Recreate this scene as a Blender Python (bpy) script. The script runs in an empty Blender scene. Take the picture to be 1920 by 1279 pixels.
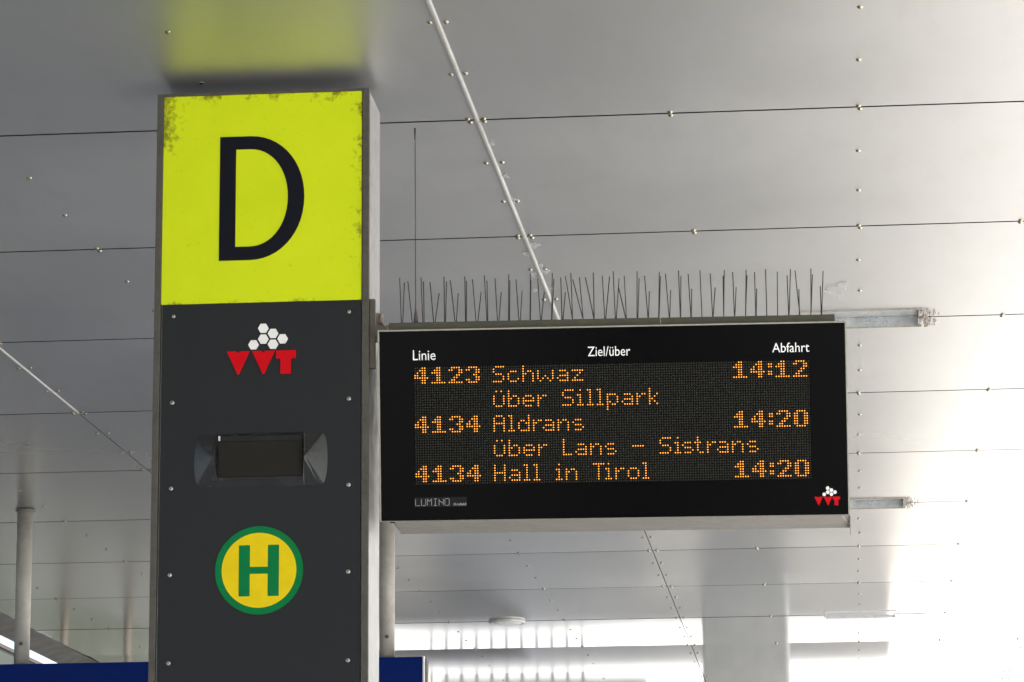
import bpy, bmesh, math, random
from mathutils import Matrix, Vector
random.seed(7)
S = bpy.context.scene
COL = S.collection
R = math.radians

# ------------------------------------------------------------------ camera
EYE = 1.6
F_PX, YAW, PITCH, ROLL = 6273.3, 0.0996008, 0.2111943, -0.0065392
cam_d = bpy.data.cameras.new('camera')
cam = bpy.data.objects.new('camera', cam_d)
COL.objects.link(cam)
fw = Vector((-math.sin(YAW)*math.cos(PITCH), math.cos(YAW)*math.cos(PITCH), math.sin(PITCH)))
rt = Vector((math.cos(YAW), math.sin(YAW), 0)); up = rt.cross(fw)
rt2 = math.cos(ROLL)*rt + math.sin(ROLL)*up
up2 = -math.sin(ROLL)*rt + math.cos(ROLL)*up
cam.matrix_world = Matrix(((rt2.x, up2.x, -fw.x, 0), (rt2.y, up2.y, -fw.y, 0), (rt2.z, up2.z, -fw.z, EYE), (0, 0, 0, 1)))
cam_d.sensor_width = 36.0
cam_d.lens = F_PX/1920*36
cam_d.clip_start = 0.1; cam_d.clip_end = 2000
S.camera = cam

# ------------------------------------------------------------------ sky, sun, exposure
SUN_EL, SUN_OFF = 53.0, 36.0          # elevation; degrees from +X towards -Y
sd = Vector((math.cos(R(SUN_EL))*math.cos(R(SUN_OFF)), -math.cos(R(SUN_EL))*math.sin(R(SUN_OFF)), math.sin(R(SUN_EL))))
W = bpy.data.worlds.new('World'); S.world = W; W.use_nodes = True
wn = W.node_tree; wn.nodes.clear()
sky = wn.nodes.new('ShaderNodeTexSky'); sky.sky_type = 'NISHITA'; sky.sun_disc = False
sky.sun_elevation = R(SUN_EL); sky.sun_rotation = math.atan2(sd.x, sd.y)
sky.air_density = 1.0; sky.dust_density = 2.0; sky.ozone_density = 1.0
bg = wn.nodes.new('ShaderNodeBackground'); bg.inputs[1].default_value = 0.12
wo = wn.nodes.new('ShaderNodeOutputWorld')
wn.links.new(sky.outputs[0], bg.inputs[0]); wn.links.new(bg.outputs[0], wo.inputs[0])
sl = bpy.data.lights.new('sun', 'SUN'); sl.energy = 4.2; sl.angle = R(0.53); sl.color = (1, .985, .955)
sun = bpy.data.objects.new('sun', sl); COL.objects.link(sun)
sun.rotation_euler = (-sd).to_track_quat('-Z', 'Y').to_euler()
S.view_settings.view_transform = 'Standard'; S.view_settings.look = 'None'
S.view_settings.exposure = 1.6; S.view_settings.gamma = 1.0
S.view_settings.use_curve_mapping = False
S.cycles.max_bounces = 8; S.cycles.diffuse_bounces = 4; S.cycles.glossy_bounces = 5
S.cycles.sample_clamp_indirect = 6.0
S.cycles.use_denoising = True

# ------------------------------------------------------------------ helpers
def tag(o, label=None, cat=None, group=None, kind=None):
    if label: o['label'] = label
    if cat: o['category'] = cat
    if group: o['group'] = group
    if kind: o['kind'] = kind
    return o

def empty(name, mat=None, **k):
    o = bpy.data.objects.new(name, None); COL.objects.link(o)
    o.empty_display_size = .05
    if mat is not None: o.matrix_world = mat
    return tag(o, **k)

def put(name, me, m=None, parent=None, mat=None):
    o = bpy.data.objects.new(name, me); COL.objects.link(o)
    if m is not None and not me.materials: me.materials.append(m)
    if parent is not None: o.parent = parent
    if mat is not None: o.matrix_local = mat
    return o

class MB:
    """collects shapes; build() links them as ONE mesh object"""
    def __init__(s): s.bm = bmesh.new()
    def box(s, x0, x1, y0, y1, z0, z1):
        v = [s.bm.verts.new((x, y, z)) for x in (x0, x1) for y in (y0, y1) for z in (z0, z1)]
        for f in ((0,1,3,2), (4,6,7,5), (0,4,5,1), (2,3,7,6), (0,2,6,4), (1,5,7,3)):
            s.bm.faces.new([v[i] for i in f])
        return s
    def prism(s, pts, y0, y1, bevel=0):
        """outline in x,z (any winding) extruded along y from y0 (front) to y1"""
        a = sum(p[0]*q[1]-q[0]*p[1] for p, q in zip(pts, pts[1:]+pts[:1]))
        if a < 0: pts = pts[::-1]
        f = [s.bm.verts.new((p[0], y0, p[1])) for p in pts]
        b = [s.bm.verts.new((p[0], y1, p[1])) for p in pts]
        s.bm.faces.new(f); s.bm.faces.new(b[::-1])
        n = len(pts)
        for i in range(n): s.bm.faces.new((f[i], b[i], b[(i+1) % n], f[(i+1) % n]))
        return s
    def profile(s, pts, x0, x1):
        """outline in y,z extruded along x"""
        f = [s.bm.verts.new((x0, p[0], p[1])) for p in pts]
        b = [s.bm.verts.new((x1, p[0], p[1])) for p in pts]
        s.bm.faces.new(f); s.bm.faces.new(b[::-1])
        n = len(pts)
        for i in range(n): s.bm.faces.new((f[i], b[i], b[(i+1) % n], f[(i+1) % n]))
        return s
    def ring(s, outer, inner, y0, y1):
        n = len(outer)
        V = [[s.bm.verts.new((p[0], y, p[1])) for p in L] for L in (outer, inner) for y in (y0, y1)]
        for i in range(n):
            j = (i+1) % n
            s.bm.faces.new((V[0][i], V[0][j], V[2][j], V[2][i]))
            s.bm.faces.new((V[1][i], V[3][i], V[3][j], V[1][j]))
            s.bm.faces.new((V[0][i], V[1][i], V[1][j], V[0][j]))
            s.bm.faces.new((V[2][i], V[2][j], V[3][j], V[3][i]))
        return s
    def tube(s, p0, p1, r0, r1=None, n=12, caps=True):
        r1 = r0 if r1 is None else r1
        p0, p1 = Vector(p0), Vector(p1)
        q = (p1-p0).to_track_quat('Z', 'Y')
        a = [s.bm.verts.new(p0 + q @ Vector((r0*math.cos(t), r0*math.sin(t), 0))) for t in [2*math.pi*i/n for i in range(n)]]
        b = [s.bm.verts.new(p1 + q @ Vector((r1*math.cos(t), r1*math.sin(t), 0))) for t in [2*math.pi*i/n for i in range(n)]]
        for i in range(n):
            f = s.bm.faces.new((a[i], a[(i+1) % n], b[(i+1) % n], b[i])); f.smooth = True
        if caps:
            s.bm.faces.new(a[::-1]); s.bm.faces.new(b)
        return s
    def lathe(s, prof, n=16, cx=0, cy=0):
        """profile of (r, z), around z through (cx, cy)"""
        L = [[s.bm.verts.new((cx+r*math.cos(2*math.pi*i/n), cy+r*math.sin(2*math.pi*i/n), z)) for i in range(n)] for r, z in prof]
        for A, B in zip(L, L[1:]):
            for i in range(n):
                f = s.bm.faces.new((A[i], A[(i+1) % n], B[(i+1) % n], B[i])); f.smooth = True
        s.bm.faces.new(L[0][::-1]); s.bm.faces.new(L[-1])
        return s
    def mesh(s, name, m=None):
        bmesh.ops.recalc_face_normals(s.bm, faces=s.bm.faces[:])
        me = bpy.data.meshes.new(name); s.bm.to_mesh(me); s.bm.free()
        if m: me.materials.append(m)
        return me
    def build(s, name, m, parent=None, mat=None, bevel=0, seg=2):
        o = put(name, s.mesh(name, m), None, parent, mat)
        if bevel:
            b = o.modifiers.new('bevel', 'BEVEL'); b.width = bevel; b.segments = seg; b.limit_method = 'ANGLE'; b.angle_limit = R(40)
        return o

# ------------------------------------------------------------------ materials
class NT:
    def __init__(s, name):
        s.m = bpy.data.materials.new(name); s.m.use_nodes = True
        s.t = s.m.node_tree; s.b = s.t.nodes['Principled BSDF']
    def n(s, typ, **kw):
        o = s.t.nodes.new(typ)
        for k, v in kw.items(): setattr(o, k, v)
        return o
    def l(s, a, b): s.t.links.new(a, b)
    def coord(s, scale=(1, 1, 1), out='Object'):
        tc = s.n('ShaderNodeTexCoord'); mp = s.n('ShaderNodeMapping'); mp.inputs['Scale'].default_value = scale
        s.l(tc.outputs[out], mp.inputs[0]); return mp.outputs[0]
    def noise(s, vec, scale, detail=4, rough=.55):
        o = s.n('ShaderNodeTexNoise'); o.inputs['Scale'].default_value = scale
        o.inputs['Detail'].default_value = detail; o.inputs['Roughness'].default_value = rough
        s.l(vec, o.inputs['Vector']); return o.outputs['Fac']
    def ramp(s, fac, stops):
        o = s.n('ShaderNodeValToRGB'); e = o.color_ramp.elements
        while len(e) < len(stops): e.new(.5)
        for i, (p, c) in enumerate(stops):
            e[i].position = p; e[i].color = (*c, 1) if len(c) == 3 else c
        s.l(fac, o.inputs[0]); return o.outputs[0]
    def maprange(s, v, a, b, c, d):
        o = s.n('ShaderNodeMapRange'); o.inputs[1].default_value = a; o.inputs[2].default_value = b
        o.inputs[3].default_value = c; o.inputs[4].default_value = d
        s.l(v, o.inputs[0]); return o.outputs[0]
    def math(s, op, a, b=None):
        o = s.n('ShaderNodeMath', operation=op)
        for i, v in enumerate((a, b)):
            if v is None: continue
            if hasattr(v, 'links'): s.l(v, o.inputs[i])
            else: o.inputs[i].default_value = v
        return o.outputs[0]
    def mix(s, fac, a, b):
        o = s.n('ShaderNodeMix', data_type='RGBA')
        if hasattr(fac, 'links'): s.l(fac, o.inputs[0])
        else: o.inputs[0].default_value = fac
        for v, i in ((a, 6), (b, 7)):
            if hasattr(v, 'links'): s.l(v, o.inputs[i])
            else: o.inputs[i].default_value = (*v, 1)
        return o.outputs[2]
    def bump(s, h, strength, dist=.001):
        o = s.n('ShaderNodeBump'); o.inputs['Strength'].default_value = strength; o.inputs['Distance'].default_value = dist
        s.l(h, o.inputs['Height']); s.l(o.outputs[0], s.b.inputs['Normal'])

def simple(name, col, rough=.5, metal=0, var=.12, scale=30, bump=0, spec=.5, rvar=.1):
    t = NT(name)
    v = t.coord()
    f = t.noise(v, scale)
    c0 = tuple(max(0, c*(1-var)) for c in col); c1 = tuple(min(1, c*(1+var)) for c in col)
    t.l(t.ramp(f, [(.3, c0), (.7, c1)]), t.b.inputs['Base Color'])
    t.l(t.maprange(f, .3, .7, max(0, rough-rvar), min(1, rough+rvar)), t.b.inputs['Roughness'])
    t.b.inputs['Metallic'].default_value = metal
    t.b.inputs['Specular IOR Level'].default_value = spec
    if bump: t.bump(f, bump)
    return t.m

def emit(name, col, strength, base=(.02, .01, 0)):
    t = NT(name); t.b.inputs['Base Color'].default_value = (*base, 1)
    t.b.inputs['Emission Color'].default_value = (*col, 1); t.b.inputs['Emission Strength'].default_value = strength
    return t.m

def ceiling_material():
    t = NT('brushed aluminium ceiling')
    tc = t.n('ShaderNodeTexCoord')
    geo = t.n('ShaderNodeNewGeometry')
    sep = t.n('ShaderNodeSeparateXYZ'); t.l(geo.outputs['Position'], sep.inputs[0])
    mp = t.n('ShaderNodeMapping'); mp.inputs['Scale'].default_value = (1, 1, 1); t.l(geo.outputs['Position'], mp.inputs[0])
    big = t.noise(mp.outputs[0], 1.3, 3)
    c = t.ramp(big, [(.3, (.540, .529, .503)), (.7, (.590, .578, .550))])
    mp2 = t.n('ShaderNodeMapping'); mp2.inputs['Scale'].default_value = (2.2, .7, 1); t.l(geo.outputs['Position'], mp2.inputs[0])
    st = t.noise(mp2.outputs[0], 5, 5, .65)
    c = t.mix(t.maprange(st, .5, .8, 0, .35), c, (.47, .45, .41))
    oi = t.n('ShaderNodeObjectInfo')
    hv = t.n('ShaderNodeHueSaturation'); t.l(c, hv.inputs['Color'])
    t.l(t.maprange(oi.outputs['Random'], 0, 1, .955, 1.03), hv.inputs['Value'])
    t.l(hv.outputs[0], t.b.inputs['Base Color'])
    t.b.inputs['Metallic'].default_value = .87
    # roughness drops along the ceiling, imitating sharper reflections at grazing angles
    ry = t.maprange(sep.outputs[1], 9.0, 17.0, .42, .05)
    add = t.math('MULTIPLY', ry, t.maprange(big, .3, .7, .94, 1.06))
    t.l(add, t.b.inputs['Roughness'])
    return t.m

def yellow_material():
    """sign face with moss and dirt creeping in from its edges (object space: x 0..0.4624, z -0.494..0)"""
    t = NT('lime yellow sign face')
    tc = t.n('ShaderNodeTexCoord'); sep = t.n('ShaderNodeSeparateXYZ'); t.l(tc.outputs['Object'], sep.inputs[0])
    x, z = sep.outputs[0], sep.outputs[2]
    dl = x; dr = t.math('SUBTRACT', .4624, x); dt = t.math('MULTIPLY', z, -1.0); db = t.math('ADD', z, .494)
    big = t.noise(tc.outputs['Object'], 14, 3)
    med = t.noise(tc.outputs['Object'], 75, 5, .65)
    def edge(d, w): return t.maprange(d, 0, w, 1, 0)
    # left: strongest in the upper 150 mm, top: patches, right: top corner, middle and foot
    left = t.math('MULTIPLY', edge(dl, .055), t.maprange(dt, .10, .17, 1.0, .0))
    top = t.math('MULTIPLY', edge(dt, .03), t.maprange(big, .45, .62, .0, 1.0))
    rgt = t.math('MULTIPLY', edge(dr, .036), t.maprange(big, .46, .62, .0, .95))
    bot = t.math('MULTIPLY', edge(db, .010), t.maprange(big, .4, .6, .0, .8))
    m = t.math('MAXIMUM', t.math('MAXIMUM', left, top), t.math('MAXIMUM', rgt, bot))
    k = t.math('ADD', m, t.maprange(med, .3, .75, -.85, .5))
    mask = t.maprange(k, .12, .8, 0, 1)
    spots = t.maprange(t.noise(tc.outputs['Object'], 48, 2), .755, .79, 0, .7)
    mask = t.math('MAXIMUM', mask, spots)
    base = t.ramp(t.noise(tc.outputs['Object'], 5, 3), [(.3, (.56, .665, .003)), (.7, (.62, .715, .005))])
    t.l(t.mix(t.math('MULTIPLY', mask, .78), base, (.10, .070, .010)), t.b.inputs['Base Color'])
    t.b.inputs['Roughness'].default_value = .5; t.b.inputs['Specular IOR Level'].default_value = .2
    return t.m

def moss_metal(name, col, dirt, amount, rough, metal, scale=40):
    t = NT(name); v = t.coord()
    f = t.noise(v, scale, 6, .7); g = t.noise(v, scale*.2, 3)
    k = t.math('MULTIPLY', t.maprange(f, .35, .7, 0, 1), t.maprange(g, .35, .65, .25, 1))
    t.l(t.mix(t.math('MULTIPLY', k, amount), col, dirt), t.b.inputs['Base Color'])
    t.l(t.maprange(k, 0, 1, rough, min(1, rough+.3)), t.b.inputs['Roughness'])
    t.b.inputs['Metallic'].default_value = metal
    return t.m

def galvanised(name):
    t = NT(name); v = t.coord()
    vo = t.n('ShaderNodeTexVoronoi'); vo.inputs['Scale'].default_value = 170; t.l(v, vo.inputs['Vector'])
    hole = t.maprange(vo.outputs['Distance'], .26, .34, 0, 1)
    f = t.noise(v, 9, 3)
    zone = t.maprange(f, .45, .52, 0, 1)
    c = t.ramp(t.noise(v, 22, 4), [(.3, (.44, .455, .45)), (.7, (.66, .67, .655))])
    t.l(t.mix(t.math('MULTIPLY', zone, t.math('SUBTRACT', 1.0, hole)), c, (.30, .32, .33)), t.b.inputs['Base Color'])
    t.b.inputs['Metallic'].default_value = .75; t.b.inputs['Roughness'].default_value = .35
    return t.m

M = {}
M['ceil'] = ceiling_material()
M['yellow'] = yellow_material()
M['void'] = simple('dark cavity', (.012, .012, .012), .9, var=.2)
M['steel_screw'] = simple('bright screw', (.44, .40, .30), .17, 1, var=.08)
M['batten'] = moss_metal('pale cover strip', (.43, .42, .39), (.30, .27, .21), .5, .42, .25, 25)
M['silicone'] = simple('smeared sealant', (.62, .61, .58), .35, 0, var=.15, scale=60)
M['silicone'].node_tree.nodes['Principled BSDF'].inputs['Alpha'].default_value = .32
M['frame'] = moss_metal('weathered frame', (.085, .078, .066), (.05, .045, .025), .8, .5, .35, 60)
M['alu'] = moss_metal('brushed side aluminium', (.37, .36, .35), (.24, .23, .21), .4, .38, .95, 18)
M['cap'] = simple('dirty top cap', (.05, .045, .038), .85, var=.4, scale=25)
M['charcoal'] = simple('charcoal panel', (.0118, .0130, .0140), .58, var=.22, scale=7, bump=.0, spec=.22)
_t = NT('charcoal panel worn'); _v = _t.coord((1, 1, .16)); _f = _t.noise(_v, 9, 4); _s = _t.noise(_t.coord((1, 1, .5)), 120, 5, .7)
_c = _t.ramp(_f, [(.3, (.0112, .0124, .0134)), (.7, (.0150, .0162, .0172))])
_t.l(_t.mix(_t.maprange(_s, .68, .80, 0, .35), _c, (.05, .052, .052)), _t.b.inputs['Base Color'])
_t.l(_t.maprange(_f, .3, .7, .48, .64), _t.b.inputs['Roughness']); _t.b.inputs['Specular IOR Level'].default_value = .24
M['charcoal'] = _t.m
M['ink'] = simple('navy black print', (.003, .0035, .008), .5, spec=.15)
M['white'] = simple('white plastic', (.80, .79, .75), .45, var=.05)
M['red'] = simple('red plastic', (.56, .0015, .007), .5, var=.1, spec=.1)
M['green'] = simple('green print', (.0008, .165, .042), .5, var=.06, spec=.1)
M['hyellow'] = simple('warm yellow print', (.74, .54, .004), .5, var=.05, spec=.12)
M['shell'] = simple('dark glossy shell', (.022, .0225, .022), .26, var=.15, scale=12, rvar=.05, spec=.45)
M['shell_in'] = simple('dull recess', (.0125, .0105, .0075), .7, spec=.25, var=.4, scale=45)
M['black'] = simple('black front glass', (.0010, .0010, .0013), .16, var=.1, rvar=.02, spec=.045)
M['board'] = simple('led board', (.0075, .0068, .0045), .7, spec=.06)
M['led_off'] = simple('unlit led', (.030, .032, .028), .5, spec=.2, var=.25, scale=200)
M['led_on'] = emit('amber led', (1.0, .33, .032), .80)
M['print_white'] = simple('white lettering', (.9, .9, .87), .5, var=.03)
M['print_grey'] = simple('grey lettering', (.46, .46, .44), .5, var=.05)
M['plate'] = simple('dark label', (.008, .009, .008), .5, spec=.15)
M['rim'] = moss_metal('pale rim', (.36, .345, .28), (.20, .19, .13), .5, .42, .4, 70)
M['house'] = moss_metal('beige housing', (.27, .25, .215), (.16, .145, .115), .3, .5, .25, 12)
M['mossy'] = moss_metal('mossy base strip', (.055, .055, .045), (.11, .105, .045), .9, .75, 0, 45)
M['wire'] = simple('dark wire', (.03, .028, .024), .45, .5)
M['mast'] = simple('antenna coating', (.075, .05, .038), .6)
M['pole'] = moss_metal('off white pole', (.37, .35, .305), (.08, .065, .045), .4, .42, .2, 22)
M['blue'] = simple('deep blue panel', (.0006, .011, .10), .5, var=.08, scale=3, spec=.08)
M['trim'] = simple('pale trim', (.62, .62, .63), .4, .3)
M['galv'] = galvanised('galvanised sheet')
M['rust'] = moss_metal('rusty rim', (.42, .40, .36), (.30, .15, .05), .95, .7, .1, 55)
M['lamp'] = simple('lamp housing', (.50, .49, .46), .4, .3)
M['diffuser'] = simple('milky diffuser', (.70, .70, .68), .35)
M['tube'] = moss_metal('grey tube', (.20, .18, .16), (.10, .09, .08), .4, .42, .4, 12)
M['lip'] = moss_metal('rolled edge sheet', (.34, .305, .255), (.15, .13, .105), .5, .28, .75, 8)
M['roof'] = simple('roof slab', (.07, .07, .07), .9)
M['paving'] = simple('pale concrete paving', (.44, .418, .38), .85, var=.1, scale=3)
M['asphalt'] = simple('asphalt', (.058, .057, .053), .85, var=.2, scale=8)
M['plaza'] = simple('light stone plaza', (.58, .572, .555), .8, var=.08, scale=2)
M['concrete'] = simple('column concrete', (.58, .565, .54), .8, var=.1, scale=6)
M['facade'] = simple('pale render', (.70, .66, .58), .8, var=.05, scale=2)
M['glass'] = simple('blue grey window', (.06, .075, .10), .12, var=.1, scale=1)
M['leaf'] = simple('hedge leaf', (.045, .085, .03), .6, var=.3, scale=5)
M['sage'] = simple('sage green cladding', (.046, .054, .038), .7, var=.1, scale=2)
M['coping'] = simple('brown coping', (.07, .052, .04), .7)
M['beige_post'] = simple('beige post', (.05, .043, .029), .7)
M['peach'] = simple('peach skin paint', (.86, .64, .42), .5, var=.04)
M['curb'] = simple('kerb stone', (.33, .32, .30), .85, var=.1, scale=10)
M['rail'] = simple('railing grey', (.16, .16, .17), .5, .4)

# ------------------------------------------------------------------ layout numbers (metres)
HC = 2.2271978
ZC = EYE + HC                       # ceiling
PW, PA = 1.18501, 6.56458           # panel depth, first joint
SX = [-4.4726, -2.6658, -0.8590, 0.9478, 2.7546]   # seams
X0 = 0.0645
def joint(n): return PW*(PA+n)
N0, N1 = -9, 33                     # panel rows built

# ------------------------------------------------------------------ ground and surroundings
g = MB(); g.box(-400, 400, -400, 400, -.5, 0)
tag(g.build('ground', M['plaza']), kind='structure')
g = MB(); g.box(-4.4, .95, -14, 47.6, .004, .12)
tag(g.build('platform', M['paving'], bevel=.01), kind='structure')
g = MB(); g.box(.95, 1.1, -14, 47.6, .004, .13)
tag(g.build('kerb', M['curb'], bevel=.015), kind='structure')
g = MB(); g.box(-30, -4.4, -14, 47.6, .004, .008)  # out of view; dark asphalt widened to darken the ceiling's left reflection
tag(g.build('side_road', M['asphalt']), kind='structure')

# ------------------------------------------------------------------ canopy
canopy = empty('station_canopy', Matrix.Translation((X0, joint(0), 0)),
               label='bus station canopy lined with screwed grey aluminium panels', cat='canopy')
CI = canopy.matrix_world.inverted()
Y0, Y1 = joint(N0), joint(N1)
g = MB(); g.box(SX[0]-.05, SX[-1]+.05, Y0-.05, Y1+.05, ZC+.06, ZC+.32)
g.build('roof_slab', M['roof'], canopy, CI)
SLOT_ROWS = (2, 5, 8)
SLX0, SLX1, SLY = -.105, .250, .122
GAP = .0036; GAPY = .0115

def panel_mesh(name, w, l, bow, twist, notch=None):
    """underside sheet with a slight bow; origin at its centre; notch = (x0, x1, y0, y1)"""
    nx, ny = 14, 10
    xs = [-w/2+w*i/nx for i in range(nx+1)]; ys = [-l/2+l*i/ny for i in range(ny+1)]
    if notch:
        xs = sorted(set([x for x in xs if min(abs(x-notch[0]), abs(x-notch[1])) > .02]+[notch[0], notch[1]]))
        ys = sorted(set([y for y in ys if min(abs(y-notch[2]), abs(y-notch[3])) > .02 or abs(abs(y)-l/2) < 1e-6]+[max(-l/2, notch[2]), min(l/2, notch[3])]))
    bm = bmesh.new(); V = {}
    def z(x, y):
        u, v = 2*x/w, 2*y/l
        return bow*(1-v*v)*(1-.35*u*u) + twist[0]*y + twist[1]*x*(1-v*v)*.5 + twist[2]*math.sin(3.1*u+twist[3])*(1-v*v)
    for i, x in enumerate(xs):
        for j, y in enumerate(ys): V[i, j] = bm.verts.new((x, y, z(x, y)))
    for i in range(len(xs)-1):
        for j in range(len(ys)-1):
            cx, cy = (xs[i]+xs[i+1])/2, (ys[j]+ys[j+1])/2
            if notch and notch[0] < cx < notch[1] and notch[2] < cy < notch[3]: continue
            f = bm.faces.new((V[i, j], V[i, j+1], V[i+1, j+1], V[i+1, j])); f.smooth = True
    eds = [e for e in bm.edges if len(e.link_faces) == 1]
    r = bmesh.ops.extrude_edge_only(bm, edges=eds)
    for v in r['geom']:
        if isinstance(v, bmesh.types.BMVert): v.co.z += .012
    for f in bm.faces:
        if abs(f.normal.z) < .5: f.smooth = False
    bm.normal_update()
    for f in bm.faces:
        if abs(f.normal.z) < .5: f.smooth = False
        elif f.normal.z > 0: f.normal_flip()
    me = bpy.data.meshes.new(name); bm.to_mesh(me); bm.free(); me.materials.append(M['ceil']); me.materials.append(M['void'])
    for p in me.polygons:
        if abs(p.normal.z) < .5: p.material_index = 1
    try: me.set_sharp_from_angle(angle=R(35))
    except Exception: pass
    return me

panels = {}
for n in range(N0, N1):
    for c in range(4):
        w = SX[c+1]-SX[c]-GAP; l = PW-GAPY
        cx = (SX[c]+SX[c+1])/2; cy = (joint(n)+joint(n+1))/2
        notch = None
        if c == 2 and n in SLOT_ROWS: notch = (SLX0-cx, SLX1-cx, -l/2-.1, joint(n)+SLY-cy)
        if c == 2 and n+1 in SLOT_ROWS: notch = (SLX0-cx, SLX1-cx, joint(n+1)-SLY-cy, l/2+.1)
        far = min(1, max(.25, (n+1)/9))
        bow = -random.uniform(.0006, .0022)*far*1.2
        bow = {7: -.0003, 8: -.00025, 9: -.0005, 10: -.0006}.get(n, bow*.5)*random.uniform(.85, 1.15)
        tw = ({7: -.0004, 8: .0025, 9: -.0080, 10: -.0003}.get(n, random.uniform(-1, 1)*.0004*far), random.uniform(-1, 1)*.001*far, random.uniform(.2, 1)*.0004*far, random.uniform(0, 6))
        me = panel_mesh('ceiling_panel', w, l, bow, tw, notch)
        panels[n, c] = put('ceiling_panel', me, None, canopy, CI @ Matrix.Translation((cx, cy, ZC)))

# screws: dome heads with a flat washer; those in the picture, nearest first, one by one
d = MB(); d.lathe([(.0072, 0), (.0072, -.0010), (.0062, -.0016), (.0052, -.0036), (.0030, -.0048)], 12)
SCREW = d.mesh('screw', M['steel_screw'])
def screw_sites(n):
    """screw points of panel row n as (column, x, y)"""
    out = []
    ys = [joint(n)+.0145, joint(n)+PW/3, joint(n)+2*PW/3, joint(n+1)-.0145]
    for c in range(4):
        xs = [SX[c]+.019, SX[c+1]-.019]
        if c in (0, 1, 3): xs += [SX[c]+(SX[c+1]-SX[c])*k/3 for k in (1, 2)]
        else: xs.append(X0)
        for x in xs:
            for y in ys: out.append((c, x, y))
        if c == 2:
            for x in (X0-.455, X0+.44):
                for y in (ys[0], ys[3]): out.append((c, x, y))
    return out
def project(p):
    q = Vector(p)-Vector((0, 0, EYE)); zf = q.dot(fw)
    return 960+F_PX*q.dot(rt2)/zf, 639.5-F_PX*q.dot(up2)/zf
count = 0
for n in range(-2, 13):
    far_sites = {}
    for c, x, y in screw_sites(n):
        px, py = project((x, y, ZC))
        if not (-60 < px < 1980 and -60 < py < 1340): continue
        if SLX0-.01 < x < SLX1+.01 and any(abs(y-joint(k)) < SLY for k in SLOT_ROWS): continue
        x += random.uniform(-1, 1)*.003; y += random.uniform(-1, 1)*.002
        if count < 290 and n < 8:
            pn = panels[n, c]
            o = put('screw', SCREW, None, pn, Matrix.Translation((x-(SX[c]+SX[c+1])/2, y-(joint(n)+joint(n+1))/2, 0)))
            count += 1
        else: far_sites.setdefault(c, []).append((x, y))
    for c, pts in far_sites.items():
        d = MB()
        cx, cy = (SX[c]+SX[c+1])/2, (joint(n)+joint(n+1))/2
        for x, y in pts: d.lathe([(.0066, 0), (.0066, -.0010), (.0050, -.0032), (.0026, -.0044)], 8, x-cx, y-cy)
        o = d.build('screws', M['steel_screw'], panels[n, c]); o['kind'] = 'stuff'

# cover strips over the seams of the nearer panels, with smears of sealant
for sx, last in ((SX[1], 3), (SX[2], 5)):
    for n in range(-3, last):
        d = MB(); a, b = joint(n)+.0015, joint(n+1)-.0015
        prof = [(-.0066, 0), (-.0055, -.0040), (-.0024, -.0058), (.0024, -.0058), (.0055, -.0040), (.0066, 0)]
        if sx < -2: prof = [(px*.75, pz_*.7) for px, pz_ in prof]
        A = [d.bm.verts.new((sx+px, a, ZC-.0005+pz)) for px, pz in prof]
        B = [d.bm.verts.new((sx+px, b, ZC-.0005+pz)) for px, pz in prof]
        for i in range(5): f = d.bm.faces.new((A[i], A[i+1], B[i+1], B[i])); f.smooth = True
        d.bm.faces.new(A); d.bm.faces.new(B[::-1])
        d.build('cover_strip', M['batten'], canopy, CI)
for y, dx, r in ((9.06, .016, .034), (9.16, -.012, .026), (9.36, .010, .048), (9.42, -.016, .030), (8.55, .014, .022), (7.98, .013, .02), (8.30, .016, .018), (9.60, .02, .016), (9.62, -.03, .018), (9.73, .859, .075)):
    d = MB(); k = 26; pts = []; ph = [random.uniform(0, 6) for _ in range(3)]
    for i in range(k):
        t = 2*math.pi*i/k; rr = r*(.75+.22*math.sin(3*t+ph[0])+.14*math.sin(5*t+ph[1])+.10*math.sin(8*t+ph[2]))
        pts.append(d.bm.verts.new((SX[2]+dx+rr*.55*math.cos(t), y+rr*1.5*math.sin(t), ZC-.0032)))
    f = d.bm.faces.new(pts); r2 = bmesh.ops.extrude_face_region(d.bm, geom=[f])
    for v in r2['geom']:
        if isinstance(v, bmesh.types.BMVert): v.co.z += .0012
    d.build('sealant_smear', M['silicone'], canopy, CI)

# edge tube on the left, columns at the far end
d = MB()
lip = [(-4.262, -.0012), (-4.283, -.0016), (-4.303, -.0036), (-4.322, -.0080), (-4.342, -.0150), (-4.362, -.0235), (-4.381, -.0305), (-4.398, -.0350), (-4.413, -.0368), (-4.430, -.0345), (-4.446, -.026), (-4.458, -.012), (-4.464, .004), (-4.466, .05)]
A = [d.bm.verts.new((x, Y0, ZC+z)) for x, z in lip]; B = [d.bm.verts.new((x, Y1, ZC+z)) for x, z in lip]
for i in range(len(lip)-1):
    f = d.bm.faces.new((A[i], A[i+1], B[i+1], B[i])); f.smooth = True
d.build('rolled_edge', M['lip'], canopy, CI)
d = MB(); d.box(SX[-1]+.004, SX[-1]+.06, Y0, Y1, ZC-.02, ZC+.058)
d.build('edge_trim', M['trim'], canopy, CI)
for cx, cy in ((-1.19, 39.6), (-1.22, -6.5)):
    d = MB(); d.box(cx-.5, cx+.5, cy-.46, cy+.46, .125, ZC-.004)
    d.build('column', M['concrete'], canopy, CI, bevel=.03)

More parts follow.
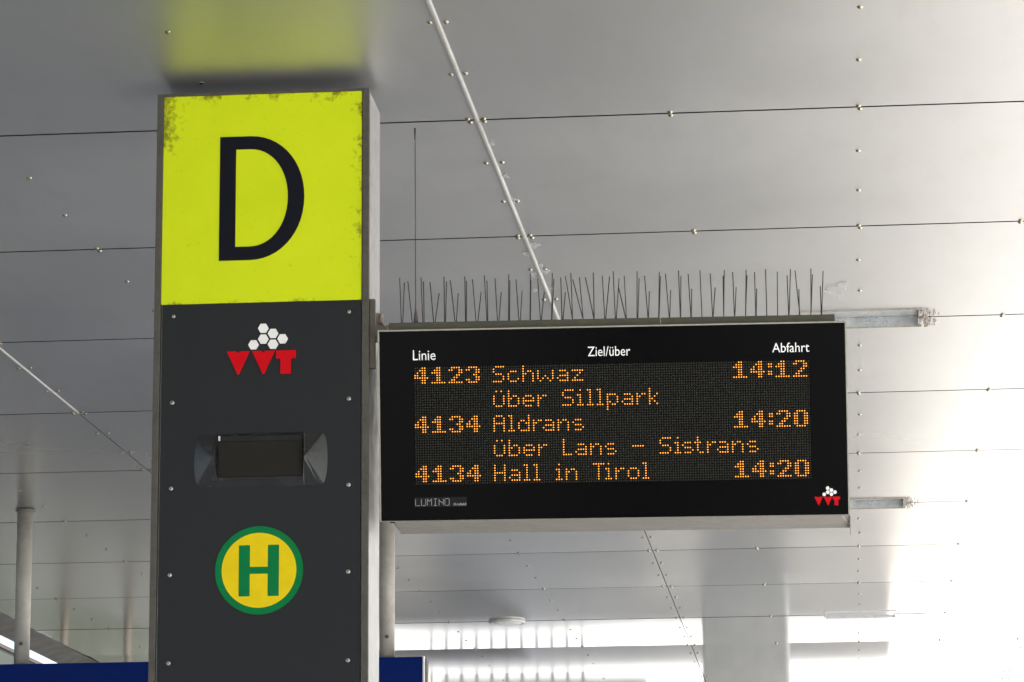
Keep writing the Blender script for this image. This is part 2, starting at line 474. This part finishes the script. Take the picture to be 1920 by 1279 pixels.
# three slots in the middle panels
slot_lab = {2: 'wide galvanised light slot with rusty right end beside display corner',
            5: 'smaller galvanised light slot beside the lower right display corner',
            8: 'faint closed light slot near the bottom of the ceiling'}
for n in SLOT_ROWS:
    e = empty('light_slot', Matrix.Translation(((SLX0+SLX1)/2, joint(n), ZC)), label=slot_lab[n], cat='light slot',
              group='galvanised slots along the ceiling')
    hw, hl = (SLX1-SLX0)/2-.001, SLY-.001
    d = MB(); d.box(-hw, hw, -hl, hl, *((.0035, .007) if n == 8 else (.030, .034))); d.build('slot_plate', M['ceil'] if n == 8 else M['galv'], e)
    d = MB()
    d.box(-hw, hw, -hl, -hl+.003, .0, .0295); d.box(-hw, hw, hl-.003, hl, .0, .0295)
    d.box(-hw, -hw+.003, -hl+.0032, hl-.0032, .0, .0295); d.box(hw-.003, hw, -hl+.0032, hl-.0032, .0, .0295)
    d.build('slot_side', M['galv'], e)
    d = MB()
    d.box(-hw-.006, hw+.006, -hl-.005, -hl, -.004, .001); d.build('slot_rim', M['trim'] if n == 8 else M['rust'], e)
    d = MB(); d.box(-hw-.006, hw+.006, hl, hl+.005, -.004, .001); d.build('slot_rim', M['trim'] if n == 8 else M['rust'], e)
    # crumbled rust and nest remains at the right end
    d = MB(); rnd = random.Random(n)
    for i in range({2: 150, 5: 60, 8: 7}[n]):
        t = rnd.random()**1.6
        x = hw+.010+rnd.gauss(0, .008)+.045*t*rnd.random(); y = rnd.uniform(-hl, hl)*1.02; s = rnd.uniform(.001, .0036)
        d.lathe([(s*.6, -.001), (s, -.001-s*.6), (s*.5, -.001-s*1.5)], 5, x, y)
    o = d.build('rust_crust', M['rust'], e); o['kind'] = 'stuff'
    d = MB(); d.box(-hw-.012, -hw-.006, -hl-.005, hl*.4, -.004, .001); d.build('slot_end', M['rust'], e)

# round lamp under the ceiling
e = empty('ceiling_lamp', Matrix.Translation((-1.758, joint(8)-.01, ZC)), label='flat round lamp fixed under the ceiling near its bottom edge', cat='lamp')
d = MB(); d.lathe([(.094, 0), (.094, -.008), (.089, -.014), (.078, -.014), (.078, -.011)], 32); d.build('lamp_ring', M['lamp'], e)
d = MB(); d.lathe([(.0775, -.0105), (.070, -.016), (.04, -.019), (.01, -.020)], 32); d.build('lamp_diffuser', M['diffuser'], e)

# ------------------------------------------------------------------ stop pylon
P_TOP = EYE+2.19302
PX, PY, PYAW = -1.557698, 7.37-.0104222*1.557698, math.atan(.0104222)
pylon = empty('stop_pylon', Matrix.Translation((PX, PY, 0)) @ Matrix.Rotation(PYAW, 4, 'Z'),
              label='dark grey bus stop pylon with yellow letter D head', cat='stop pylon')
PWD, PDP = .49538, .20
def pz(v): return P_TOP-v/1000
d = MB(); d.box(.001, PWD-.001, .014, PDP, .12, P_TOP-.003); d.build('side_shell', M['alu'], pylon, bevel=.002)
d = MB(); d.box(.002, PWD-.002, .012, PDP-.002, P_TOP-.0025, P_TOP-.0005); d.build('top_cap', M['cap'], pylon)
for nm, a in (('frame_rail', (0, .0150, 0, .0138, .13, P_TOP)), ('frame_rail', (PWD-.0158, PWD, 0, .0138, .13, P_TOP)),
              ('frame_head', (.0152, PWD-.0160, 0, .0138, pz(6.2), P_TOP))):
    d = MB(); d.box(*a); d.build(nm, M['frame'], pylon, bevel=.0012)
d = MB(); d.box(0, .4624, 0, .006, -.494, 0)
face = d.build('sign_face', M['yellow'], pylon, Matrix.Translation((.0154, .0032, pz(6.6))))

def xz(x, v): return (x/1000, pz(v))
# letter D
def d_loop(x0, x1, y0, y1, xc, k):
    n = 26; yc = (y0+y1)/2; pts = []
    for i in range(6): pts.append((x0+(xc-x0)*i/6, y0))
    for i in range(n+1):
        t = -math.pi/2+math.pi*i/n; cs, sn = math.cos(t), math.sin(t)
        pts.append((xc+(x1-xc)*abs(cs)**(2/k), yc+(y1-y0)/2*math.copysign(abs(sn)**(2/k), sn)))
    for i in range(5, -1, -1): pts.append((x0+(xc-x0)*i/6, y1))
    for i in range(1, 12): pts.append((x0, y1+(y0-y1)*i/12))
    return pts
d = MB(); d.ring([xz(*p) for p in d_loop(148, 345, 107, 401, 219, 2.06)], [xz(*p) for p in d_loop(185.6, 307, 138, 369, 219, 2.06)], .0022, .0031)
d.build('letter_d', M['ink'], pylon)

d = MB(); d.box(.0188, PWD-.0178, .0030, .0100, .14, pz(501.2)); d.build('front_panel', M['charcoal'], pylon, bevel=.0008)
PF = .0030
# emblem: six white hexagons above three red letters
def emblem(parent, ox, oz, s, y, proud, names=True):
    for hx, hv in ((253, 562.4), (275.5, 574.9), (297.6, 587.9), (253.2, 587.4), (275.6, 600.1), (230.8, 600.3)):
        cx, cv = ox+(hx-169.7)*s, oz-(hv-562.4)*s
        d = MB(); d.prism([((cx+12.3*s*math.cos(k*math.pi/3))/1000, (cv+12.3*s*math.sin(k*math.pi/3))/1000) for k in range(6)], y-proud, y-.0001)
        d.build('hexagon', M['white'], parent)
    def tr(pts): return [((ox+(a-169.7)*s)/1000, (oz-(b-562.4)*s)/1000) for a, b in pts]
    for p, nm in (([(169.7, 614.8), (191.5, 614.8), (195.8, 619.5), (200.1, 614.8), (222.2, 614.8), (198, 668), (194.6, 668)], 'letter_v'),
                  ([(227.7, 614.8), (249.3, 614.8), (253.6, 619.5), (257.9, 614.8), (280.3, 614.8), (255.6, 668.2), (252.2, 668.2)], 'letter_v'),
                  ([(283.2, 614.8), (328.4, 614.8), (328.4, 633.6), (317.3, 633.6), (317.3, 669.3), (293.4, 669.3), (293.4, 633.6), (283.2, 633.6)], 'letter_t')):
        d = MB(); d.prism(tr(p), y-proud, y-.0001); d.build(nm, M['red'], parent)
emblem(pylon, 169.7, 1000*pz(562.4), 1.0, PF, .0032)

# screws of the front panel
d = MB(); d.lathe([(.0050, 0), (.0050, .0010), (.0040, .0024), (.0018, .0026)], 14)
PSCREW = d.mesh('panel_screw', simple('dull screw', (.45, .43, .37), .35, .9))
d = MB(); d.lathe([(.0016, 0), (.0016, .0002)], 8)
PSOCK = d.mesh('screw_socket', M['void'])
rotx = Matrix.Rotation(R(90), 4, 'X')
for x, v in [(x, v) for v in (528.6, 730, 927.6, 1125, 1324, 1523, 1722, 1921) for x in (45, 450)]:
    o = put('panel_screw', PSCREW, None, pylon, Matrix.Translation((x/1000, PF, pz(v))) @ rotx)
    if v < 600: o.scale = (.8, .8, .5)
    put('screw_socket', PSOCK, None, o, Matrix.Translation((0, 0, .0026)))

# recessed reading light: bezel with bulging wings round a rectangular opening
def shell():
    bm = bmesh.new()
    def P(x, v, h): return bm.verts.new((x/1000, PF-h/1000, pz(v)))
    T, B, L_, R_ = 805, 926, 97, 402
    n = 7
    # opening
    ol, orr, ot, ob = 151, 347, 810, 907
    def side(sgn):
        xo = orr if sgn > 0 else ol
        apex = P(xo+sgn*6, 862, 25)
        it, ib = P(xo, ot, 7), P(xo, ob, 9)
        ot_, ob_ = P(xo+sgn*2, T, .4), P(xo+sgn*2, B, .4)
        xe = R_ if sgn > 0 else L_
        arc = []
        for i in range(13):
            t = -math.pi/2+math.pi*i/12
            ex = xe-sgn*14+sgn*14*abs(math.cos(t))**.8
            arc.append(P(ex, 865.5+(59)*math.sin(t)*(1 if abs(math.sin(t)) < .99 else 1), .3))
        # ridge points towards the corners
        fs = []
        fs.append((apex, it, ot_)); fs.append((apex, ot_, arc[0]))
        for a, b in zip(arc, arc[1:]): fs.append((apex, a, b))
        apex2 = P(xo+sgn*3.5, 867.5, 24.2); c2 = P(xe-sgn*20.5, 923.5, .9)
        fs.append((apex, arc[-1], c2, apex2)); fs.append((apex2, c2, ob_)); fs.append((apex2, ob_, ib))
        # inner wall of the wing down into the opening
        dt, db = P(xo, ot, -16), P(xo, ob, -16)
        fs.append((apex, apex2, ib, db, dt, it))
        for f in fs:
            try: bm.faces.new(f)
            except ValueError: pass
        return it, ib, ot_, ob_, dt, db
    a = side(-1); b = side(1)
    bm.faces.new((a[2], b[2], b[0], a[0])); bm.faces.new((a[1], b[1], b[3], a[3]))
    bm.faces.new((a[0], b[0], b[4], a[4])); bm.faces.new((a[1], a[5], b[5], b[1]))
    bmesh.ops.remove_doubles(bm, verts=bm.verts[:], dist=1e-5)
    bmesh.ops.recalc_face_normals(bm, faces=bm.faces[:])
    me = bpy.data.meshes.new('bezel'); bm.to_mesh(me); bm.free(); me.materials.append(M['shell']); return me
bez = put('bezel', shell(), None, pylon)
bv = bez.modifiers.new('bevel', 'BEVEL'); bv.width = .003; bv.segments = 3; bv.limit_method = 'ANGLE'; bv.angle_limit = R(16); bv.use_clamp_overlap = True
d = MB(); d.box(.153, .345, PF-.006, PF-.004, pz(905), pz(824)); d.build('recess_plate', M['shell_in'], bez)
d = MB(); d.box(.158, .346, PF-.0035, PF-.0015, pz(823), pz(811)); d.build('recess_slot', M['void'], bez)
d = MB(); d.box(.1535, .1575, PF-.008, PF-.004, pz(822), pz(811)); d.build('slot_end', M['trim'], bez)
d = MB(); d.box(.155, .345, PF-.0068, PF-.0062, pz(913), pz(911.5)); d.build('recess_joint', M['void'], bez)

# round stop sign
def disc(cx, cv, r, n=72): return [xz(cx+r*math.cos(2*math.pi*i/n), cv+r*math.sin(2*math.pi*i/n)) for i in range(n)]
d = MB(); d.prism(disc(248.2, 1118, 99.8), PF-.0016, PF-.0001); hs = d.build('stop_disc', M['green'], pylon)
d = MB(); d.prism(disc(248.2, 1118, 84.8), PF-.0021, PF-.0017); hy = d.build('stop_disc_field', M['hyellow'], hs)
d = MB(); d.prism([xz(*p) for p in ((202.6, 1061), (227.6, 1061), (227.6, 1110.4), (268.4, 1110.4), (268.4, 1061), (293.6, 1061), (293.6, 1176.6), (268.4, 1176.6), (268.4, 1126), (227.6, 1126), (227.6, 1176.6), (202.6, 1176.6))], PF-.0027, PF-.0022)
d.build('letter_h', M['green'], hs)
# hinge rail and brackets between pylon and display
d = MB(); d.box(PWD+.0005, PWD+.0135, .006, .020, pz(660), pz(499)); d.build('hinge_rail', M['frame'], pylon, bevel=.001)
d = MB(); d.prism([(PWD+.0005, pz(510)), (PWD+.0150, pz(512)), (PWD+.019, pz(535)), (PWD+.034, pz(556)), (PWD+.034, pz(580)), (PWD+.0005, pz(580))], .10, .106); br = d.build('bracket', M['house'], pylon)
for x, v0, v1 in ((.0165, 515, 539), (.0315, 542, 562)):
    d = MB(); d.tube((PWD+x, .096, pz(v0)), (PWD+x, .096, pz(v1)), .0046, n=8); d.build('bracket_bolt', M['rust'], br)
d = MB(); d.box(-.03, PWD+.03, -.03, PDP+.03, .122, .15); d.build('base_plate', M['frame'], pylon, bevel=.004)

# ------------------------------------------------------------------ departure display
DW, DH, TAU = 1.05858, .43414, .15269
def rotm(yaw, tilt, roll):
    return Matrix.Rotation(yaw, 4, 'Z') @ Matrix.Rotation(tilt, 4, 'X') @ Matrix.Rotation(roll, 4, 'Y')
disp = empty('departure_display', Matrix.Translation((-1.041134, 7.35, EYE+1.617179)) @ rotm(.00062841, TAU, .0076666),
             label='black departure display with amber text mounted beside the pylon', cat='departure display')
ct, st = math.cos(TAU), math.sin(TAU)
def wl(y, z): return (y*ct+z*st, -y*st+z*ct)       # world offsets (back, up) to display local y,z
fb = (.006, -DH+.001)
bb = (fb[0]+wl(.19, .0)[0], fb[1]+wl(.19, .0)[1])
ft = (.006, -.001); bt = (ft[0]+wl(.25, 0)[0], ft[1]+wl(.25, 0)[1])
d = MB(); d.profile([ft, bt, (bb[0], bb[1]+.003), (fb[0], fb[1]+.003)], .022, DW-.001); d.build('housing', M['house'], disp, bevel=.0015)
# folded soffit sheet with mitred ends
d = MB()
A = [(.0335, fb[0], fb[1]-.0015), (DW-.0005, fb[0], fb[1]-.0015), (DW-.0005, bb[0], bb[1]), (.0225, bb[0], bb[1])]
lo = [d.bm.verts.new((x, y, z)) for x, y, z in A]; hi = [d.bm.verts.new((x, y, z+.0014)) for x, y, z in A]
d.bm.faces.new(lo); d.bm.faces.new(hi[::-1])
for i in range(4): d.bm.faces.new((lo[i], hi[i], hi[(i+1) % 4], lo[(i+1) % 4]))
d.build('soffit_sheet', M['house'], disp)
d = MB(); d.box(.0225, .0335, fb[0]+.001, fb[0]+.02, fb[1]-.0040, fb[1]-.001); d.build('soffit_gap', M['void'], disp)
d = MB()
p0, p1 = Vector((DW-.017, fb[0]+.006, fb[1]-.0030)), Vector((DW-.0015, fb[0]+.115, fb[1]-.0030-.115*st))
d.tube(p0, p1, .0008, n=6); d.build('soffit_seam', M['trim'], disp)
d = MB(); d.profile([(.008, -DH+.0005), (.008, -DH-.003), (bb[0], bb[1]-.0165), (bb[0], bb[1]-.001)], DW-.0004, DW+.0012); d.build('soffit_end', M['rim'], disp)
# rim
for a in ((0, .0036, 0, .0058, -DH, 0), (DW-.0036, DW, 0, .0058, -DH, 0), (.0038, DW-.0038, 0, .0058, -.0036, 0), (.0038, DW-.0038, 0, .0058, -DH, -DH+.0016)):
    d = MB(); d.box(*a); d.build('rim_rail', M['rim'], disp, bevel=.0006)
# black front with the matrix window
WX0, WX1, WZ0, WZ1 = .0812, .9758, -.3527, -.0848
d = MB()
a0, a1, b0, b1 = .0038, DW-.0038, -DH+.0018, -.0038
d.ring([(a0, b0), (a1, b0), (a1, b1), (a0, b1)], [(WX0, WZ0), (WX1, WZ0), (WX1, WZ1), (WX0, WZ1)], .0012, .0046)
d.build('front_glass', M['black'], disp)
d = MB(); d.box(WX0, WX1, .0036, .0044, WZ0, WZ1); board = d.build('led_board', M['board'], disp)
LX, LZ, LP, LQ = .0843, -.0880, .005590, .005574
COLS, ROWS = 160, 48

# ---- dot fonts, as seen on the board
BOLD = {
 '4': ['...11.', '..111.', '.1.11.', '11.11.', '111111', '...11.', '...11.'],
 '1': ['..11..', '.111..', '1111..', '..11..', '..11..', '..11..', '111111'],
 '2': ['.1111.', '11..11', '....11', '...11.', '..11..', '.11...', '111111'],
 '3': ['.1111.', '11..11', '....11', '...11.', '....11', '11..11', '.1111.'],
 '0': ['.1111.', '11..11', '11..11', '11..11', '11..11', '11..11', '.1111.'],
 ':': ['..', '11', '11', '..', '11', '11', '..'],
}
THIN = {
 'S': ['.1111', '1....', '1....', '.111.', '....1', '....1', '1111.'],
 'c': ['.....', '.....', '.111.', '1....', '1....', '1...1', '.111.'],
 'h': ['1....', '1....', '1.11.', '11..1', '1...1', '1...1', '1...1'],
 'w': ['.......', '.......', '1.....1', '1.....1', '1..1..1', '1.1.1.1', '.1...1.'],
 'a': ['.....', '.....', '.111.', '....1', '.1111', '1...1', '.1111'],
 'z': ['.....', '.....', '11111', '...1.', '..1..', '.1...', '11111'],
 'ü': ['.1.1.', '.....', '1...1', '1...1', '1...1', '1...1', '.111.'],
 'b': ['1....', '1....', '1.11.', '11..1', '1...1', '1...1', '1111.'],
 'e': ['.....', '.....', '.111.', '1...1', '11111', '1....', '.111.'],
 'r': ['....', '....', '1.11', '11..', '1...', '1...', '1...'],
 'i': ['.1.', '...', '11.', '.1.', '.1.', '.1.', '111'],
 'l': ['11.', '.1.', '.1.', '.1.', '.1.', '.1.', '111'],
 'p': ['.....', '.....', '1111.', '1...1', '1...1', '11..1', '1.11.', '1....', '1....'],
 'k': ['1...', '1...', '1..1', '1.1.', '11..', '1.1.', '1..1'],
 'A': ['.111.', '1...1', '1...1', '11111', '1...1', '1...1', '1...1'],
 'd': ['....1', '....1', '.11.1', '1..11', '1...1', '1...1', '.1111'],
 'n': ['.....', '.....', '1.11.', '11..1', '1...1', '1...1', '1...1'],
 's': ['.....', '.....', '.111.', '1....', '.111.', '....1', '.111.'],
 'L': ['1...', '1...', '1...', '1...', '1...', '1...', '1111'],
 '-': ['.....', '.....', '.....', '11111', '.....', '.....', '.....'],
 't': ['.1..', '.1..', '111.', '.1..', '.1..', '.1..', '..11'],
 'H': ['1...1', '1...1', '1...1', '11111', '1...1', '1...1', '1...1'],
 'T': ['11111', '..1..', '..1..', '..1..', '..1..', '..1..', '..1..'],
 'o': ['.....', '.....', '.111.', '1...1', '1...1', '1...1', '.111.'],
}
WORDS = [  # text, row, columns, bold
 ('4123', 0, (0, 7, 14, 21), 1), ('Schwaz', 0, (32, 38, 44, 50, 58, 64), 0), ('14:12', 0, (129, 136, 143, 146, 153), 1),
 ('über', 10, (32, 38, 44, 50), 0), ('Sillpark', 10, (60, 66, 70, 74, 78, 84, 90, 95), 0),
 ('4134', 20, (0, 7, 14, 21), 1), ('Aldrans', 20, (32, 38, 42, 48, 52, 58, 64), 0), ('14:20', 20, (129, 136, 143, 146, 153), 1),
 ('über', 30, (32, 38, 44, 50), 0), ('Lans', 30, (60, 65, 71, 77), 0), ('-', 30, (88,), 0), ('Sistrans', 30, (99, 105, 108, 113, 118, 122, 128, 134), 0),
 ('4134', 40, (0, 7, 14, 21), 1), ('Hall', 40, (32, 38, 44, 48), 0), ('in', 40, (57, 61), 0), ('Tirol', 40, (72, 77, 81, 86, 92), 0), ('14:20', 40, (129, 136, 143, 146, 153), 1),
]
def dots_mesh(name, cells, r, y, m, n=6):
    vs, fs = [], []
    for c, rw in cells:
        x, z = LX+c*LP, LZ-rw*LQ
        k = len(vs)
        vs += [(x+r*math.cos(2*math.pi*i/n), y, z+r*math.sin(2*math.pi*i/n)) for i in range(n)]
        vs.append((x, y-.0007, z))
        fs += [(k+i, k+(i+1) % n, k+n) for i in range(n)]
    me = bpy.data.meshes.new(name); me.from_pydata(vs, [], fs); me.update(); me.materials.append(m)
    return me
lit = set()
for text, row, cols, bold in WORDS:
    cells = []
    for ch, c0 in zip(text, cols):
        for r_, line in enumerate((BOLD if bold else THIN)[ch]):
            for k, q in enumerate(line):
                if q == '1': cells.append((c0+k, row+r_))
    lit.update(cells)
    o = put('led_text', dots_mesh('led_text', cells, .0015, .0030, M['led_on'], 8), None, board)
    o['label'] = 'amber dot lettering %s' % text
off = [(c, r_) for c in range(COLS) for r_ in range(ROWS) if (c, r_) not in lit]
o = put('unlit_leds', dots_mesh('unlit_leds', off, .0017, .0030, M['led_off'], 6), None, board); o['kind'] = 'stuff'

# ---- printed lettering
def text_mesh(body, x0, x1, z0, z1, ref=None):
    """text fitted so that it spans x0..x1 and its first capital spans z0 (foot) to z1 (top)"""
    def geo(s):
        cu = bpy.data.curves.new('t', 'FONT'); cu.body = s; cu.resolution_u = 4
        ob = bpy.data.objects.new('t', cu); COL.objects.link(ob)
        dg = bpy.context.evaluated_depsgraph_get()
        me = bpy.data.meshes.new_from_object(ob.evaluated_get(dg))
        bpy.data.objects.remove(ob); bpy.data.curves.remove(cu); return me
    me = geo(body); cap = geo(ref or body[0])
    ch = max(v.co.y for v in cap.vertices); bpy.data.meshes.remove(cap)
    xa = min(v.co.x for v in me.vertices); xb = max(v.co.x for v in me.vertices)
    for v in me.vertices:
        v.co = ((x0+(v.co.x-xa)/(xb-xa)*(x1-x0)), 0, z0+v.co.y/ch*(z1-z0))
    me.materials.clear(); return me
for body, x0, x1, z0, z1, nm in (('Linie', .0803, .1316, -.0697, -.0473, 'heading_text'), ('Ziel/über', .4775, .5733, -.0682, -.0467, 'heading_text'), ('Abfahrt', .8922, .9750, -.0676, -.0464, 'heading_text')):
    me = text_mesh(body, x0, x1, z0, z1); me.materials.append(M['print_white'])
    o = put(nm, me, None, disp, Matrix.Translation((0, .0008, 0))); o['label'] = 'white column heading %s' % body
    so = o.modifiers.new('depth', 'SOLIDIFY'); so.thickness = .0003; so.offset = 0
d = MB(); d.box(.0795, .1988, .0007, .00115, -.4024, -.3803); plate = d.build('maker_label', M['plate'], disp)
# stroke letters of the maker's label
ST = {'L': [(0, 0, 0, 1), (0, 0, 1, 0)], 'U': [(0, .12, 0, 1), (1, .12, 1, 1), (.12, 0, .88, 0), (0, .12, .12, 0), (1, .12, .88, 0)], 'M': [(0, 0, 0, 1), (1, 0, 1, 1), (0, 1, .5, .62), (.5, .62, 1, 1)],
      'I': [(.5, 0, .5, 1), (.1, 0, .9, 0), (.1, 1, .9, 1)], 'N': [(0, 0, 0, 1), (1, 0, 1, 1), (0, .72, 1, .3)], 'O': [(0, .1, 0, .9), (1, .1, 1, .9), (.15, 0, .85, 0), (.15, 1, .85, 1), (0, .1, .15, 0), (1, .1, .85, 0), (0, .9, .15, 1), (1, .9, .85, 1)]}
d = MB()
for i, ch in enumerate('LUMINO'):
    x0, wd, z0, ht = .0822+i*.01335, .0098, -.3990, .0150
    for a, b, c, e_ in ST[ch]: d.tube((x0+a*wd, .0006, z0+b*ht), (x0+c*wd, .0006, z0+e_*ht), .00055, n=4)
d.build('label_text', M['print_grey'], plate)
me = text_mesh('Krefeld', .1694, .1970, -.3995, -.3938); me.materials.append(M['print_grey'])
o = put('label_text', me, None, plate, Matrix.Translation((0, .0005, 0)))
emblem(disp, 980, -373.5, .36, .0012, .0006)

# ------------------------------------------------------------------ bird spikes and antenna on the display
SP = [(51,49,120),(54,59,110),(76,66,113),(100,98,120),(103,103,111),(125,117,110),(128,139,83),(150,150,121),(152,155,110),(174,165,112),(177,182,83),(198,197,121),(200,202,110),(222,215,114),(226,234,85),(247,243,122),(249,248,110),(271,266,115),(274,281,83),(296,298,123),(298,300,110),(320,315,111),(323,328,86),(345,347,123),(346,349,109),(369,364,113),(371,378,82),(394,398,124),(395,401,111),(418,416,114),(420,427,80),(442,427,117),(442,439,124),(466,444,108),(466,459,113),(491,472,113),(491,491,123),(515,511,115),(517,527,114),(539,536,125),(541,549,109),(563,547,89),(564,561,114),(588,590,124),(590,594,108),(613,607,113),(614,617,78),(637,640,122),(638,643,111),(661,654,117),(662,665,80),(686,684,123),(687,689,111),(710,705,116),(711,713,81),(735,732,123),(759,755,116),(760,766,83),(784,787,122),(784,784,110),(808,806,117),(809,813,83),(833,836,122),(833,838,109),(856,855,116),(857,859,79),(881,880,122),(905,906,116),(930,928,108),(931,936,121),(955,946,118),(954,954,76),(980,982,121),(980,985,108),(1003,1002,82),(1004,1009,115)]
DM = disp.matrix_world
bird = empty('bird_spike_strip', DM @ Matrix.Translation((.5, .03, .004)), label='row of thin bird spikes standing on top of the display', cat='bird spikes')
BI = Matrix.Translation((-.5, -.03, -.004))
d = MB(); d.box(.0235, .640, .016, .046, -.004, .0172); d.build('base_strip', M['mossy'], bird, BI, bevel=.0015)
d = MB(); d.box(.6425, 1.0330, .0165, .0455, -.004, .0166); d.build('base_strip', M['mossy'], bird, BI, bevel=.0015)
d = MB(); d.tube((0, 0, 0), (0, 0, 1), 1, n=6); WIRE = d.mesh('spike', M['wire'])
for i, (xb, xt, zt) in enumerate(SP):
    a = Vector((xb/1000, .031, .0165)); b = Vector((xt/1000, .031+((i % 3)-1)*.006, zt/1000))
    q = (b-a).to_track_quat('Z', 'Y').to_matrix().to_4x4()
    put('spike', WIRE, None, bird, BI @ Matrix.Translation(a) @ q @ Matrix.Diagonal((.00122, .00122, (b-a).length, 1)))
ant = empty('whip_antenna', DM @ Matrix.Translation((.0842, .031, .0172)), label='tall thin whip antenna rising from the left end of the display', cat='antenna')
d = MB(); d.lathe([(.0057, .0002), (.0050, .010), (.0022, .027), (.0012, .039)], 14); d.build('antenna_foot', M['mast'], ant)
d = MB(); d.tube((0, 0, .038), (.0026, .004, .420), .00095, n=8); d.build('whip', M['wire'], ant)
d = MB(); d.tube((.0026, .004, .4185), (.0027, .0042, .446), .0016, .0027, n=8); d.build('antenna_tip', M['mast'], ant)

# ------------------------------------------------------------------ hanging sign on two poles
HY = 13.369
sign = empty('hanging_sign', Matrix.Translation((-2.605, HY, EYE+1.583)), label='deep blue sign board hung from the ceiling on two white poles', cat='hanging sign')
SI = sign.matrix_world.inverted()
d = MB(); d.box(-3.512, -1.7005, HY-.05, HY+.05, EYE+1.03, EYE+1.582); d.build('board', M['blue'], sign, SI, bevel=.002)
for x0, x1 in ((-1.7000, -1.6940), (-3.5185, -3.5125)):
    d = MB(); d.box(x0, x1, HY-.052, HY-.020, EYE+1.028, EYE+1.584); d.build('board_edge', M['trim'], sign, SI)
d = MB(); d.box(-1.6998, -1.689, HY-.018, HY+.05, EYE+1.03, EYE+1.580); d.build('board_end', M['frame'], sign, SI)
for px in (-3.358, -1.852):
    d = MB(); d.tube((px, HY, EYE+1.5825), (px, HY, ZC-.004), .0318, n=28); po = d.build('pole', M['pole'], sign, SI)
    d = MB(); d.lathe([(.040, ZC-.0085), (.040, ZC-.003)], 28, px, HY); d.build('pole_flange', M['tube'], po, po.matrix_local.inverted() @ SI)
    d = MB(); d.tube((px+.004, HY-.030, EYE+1.667), (px+.004, HY-.0365, EYE+1.667), .0075, n=10); d.build('pole_bolt', M['frame'], po, po.matrix_local.inverted() @ SI)

# ------------------------------------------------------------------ far things, mostly seen mirrored in the ceiling
def building(name, label, x0, x1, y0, y1, h, m, wins, cop):
    e = empty(name, Matrix.Translation(((x0+x1)/2, (y0+y1)/2, 0)), label=label, cat='building'); I = e.matrix_world.inverted()
    d = MB(); d.box(x0, x1, y0, y1, .01, h); d.build('wall', m, e, I)
    d = MB(); d.box(x0-.02, x1+.02, y0-.02, y1+.02, h+.002, h+cop); d.build('roof_edge', M['coping'], e, I)
    for a in wins:
        d = MB(); d.box(*a); d.build('window', M['glass'], e, I)
    return e
building('side_building', 'long sage green building beyond the canopy at lower left', -22, -10, 10, 70, 6.405, M['sage'],
         [(-9.995, -9.96, y, y+2.2, 1.0, 2.6) for y in range(14, 66, 5)], .045)
building('terminal_building', 'pale terminal building at the far end of the plaza', -9, 40, 52.5, 66, 9, M['facade'],
         [(x, x+3.25, 52.46, 52.495, .16, 3.6) for x in (-6.4,)] + [(x, x+3, 52.46, 52.495, 4.6, 7.2) for x in range(-7, 36, 5)], .2)
rail = empty('railing', Matrix.Translation((-4, 49.2, 0)), label='grey vertical bar railing on the sunny plaza', cat='railing'); RI = rail.matrix_world.inverted()
for i in range(11):
    d = MB(); x = -6.15+i*.225; d.box(x-.022, x+.022, 49.18, 49.22, .05, 1.95); d.build('bar', M['rail'], rail, RI)
for z in (1.96,):
    d = MB(); d.box(-6.25, -3.8, 49.17, 49.23, z, z+.05); d.build('rail', M['rail'], rail, RI)
for i, x in enumerate((-7.85, -7.2)):
    o = empty('sign_post', Matrix.Translation((x, 33, 0)), label=('beige post nearer the left road edge', 'beige post nearer the platform edge')[i], cat='post', group='beige posts by the side road')
    d = MB(); d.tube((0, 0, .01), (0, 0, 2.6), .045, n=12); d.build('shaft', M['beige_post'], o)
    d = MB(); d.lathe([(.06, 2.602), (.06, 2.63), (.02, 2.65)], 12); d.build('post_cap', M['tube'], o)

tip = empty('peach_shape', Matrix.Translation((.3165, 5.0, 0)), label='pale orange rounded shape at the lower right corner, made up as a post top', cat='post')  # unidentified peach sliver; its post form is invented
d = MB(); d.lathe([(.047, .01), (.047, 2.128)]+[(.047*math.cos(R(a)), 2.128+.075*math.sin(R(a))) for a in range(8, 89, 10)], 28); d.build('peach_body', M['peach'], tip)
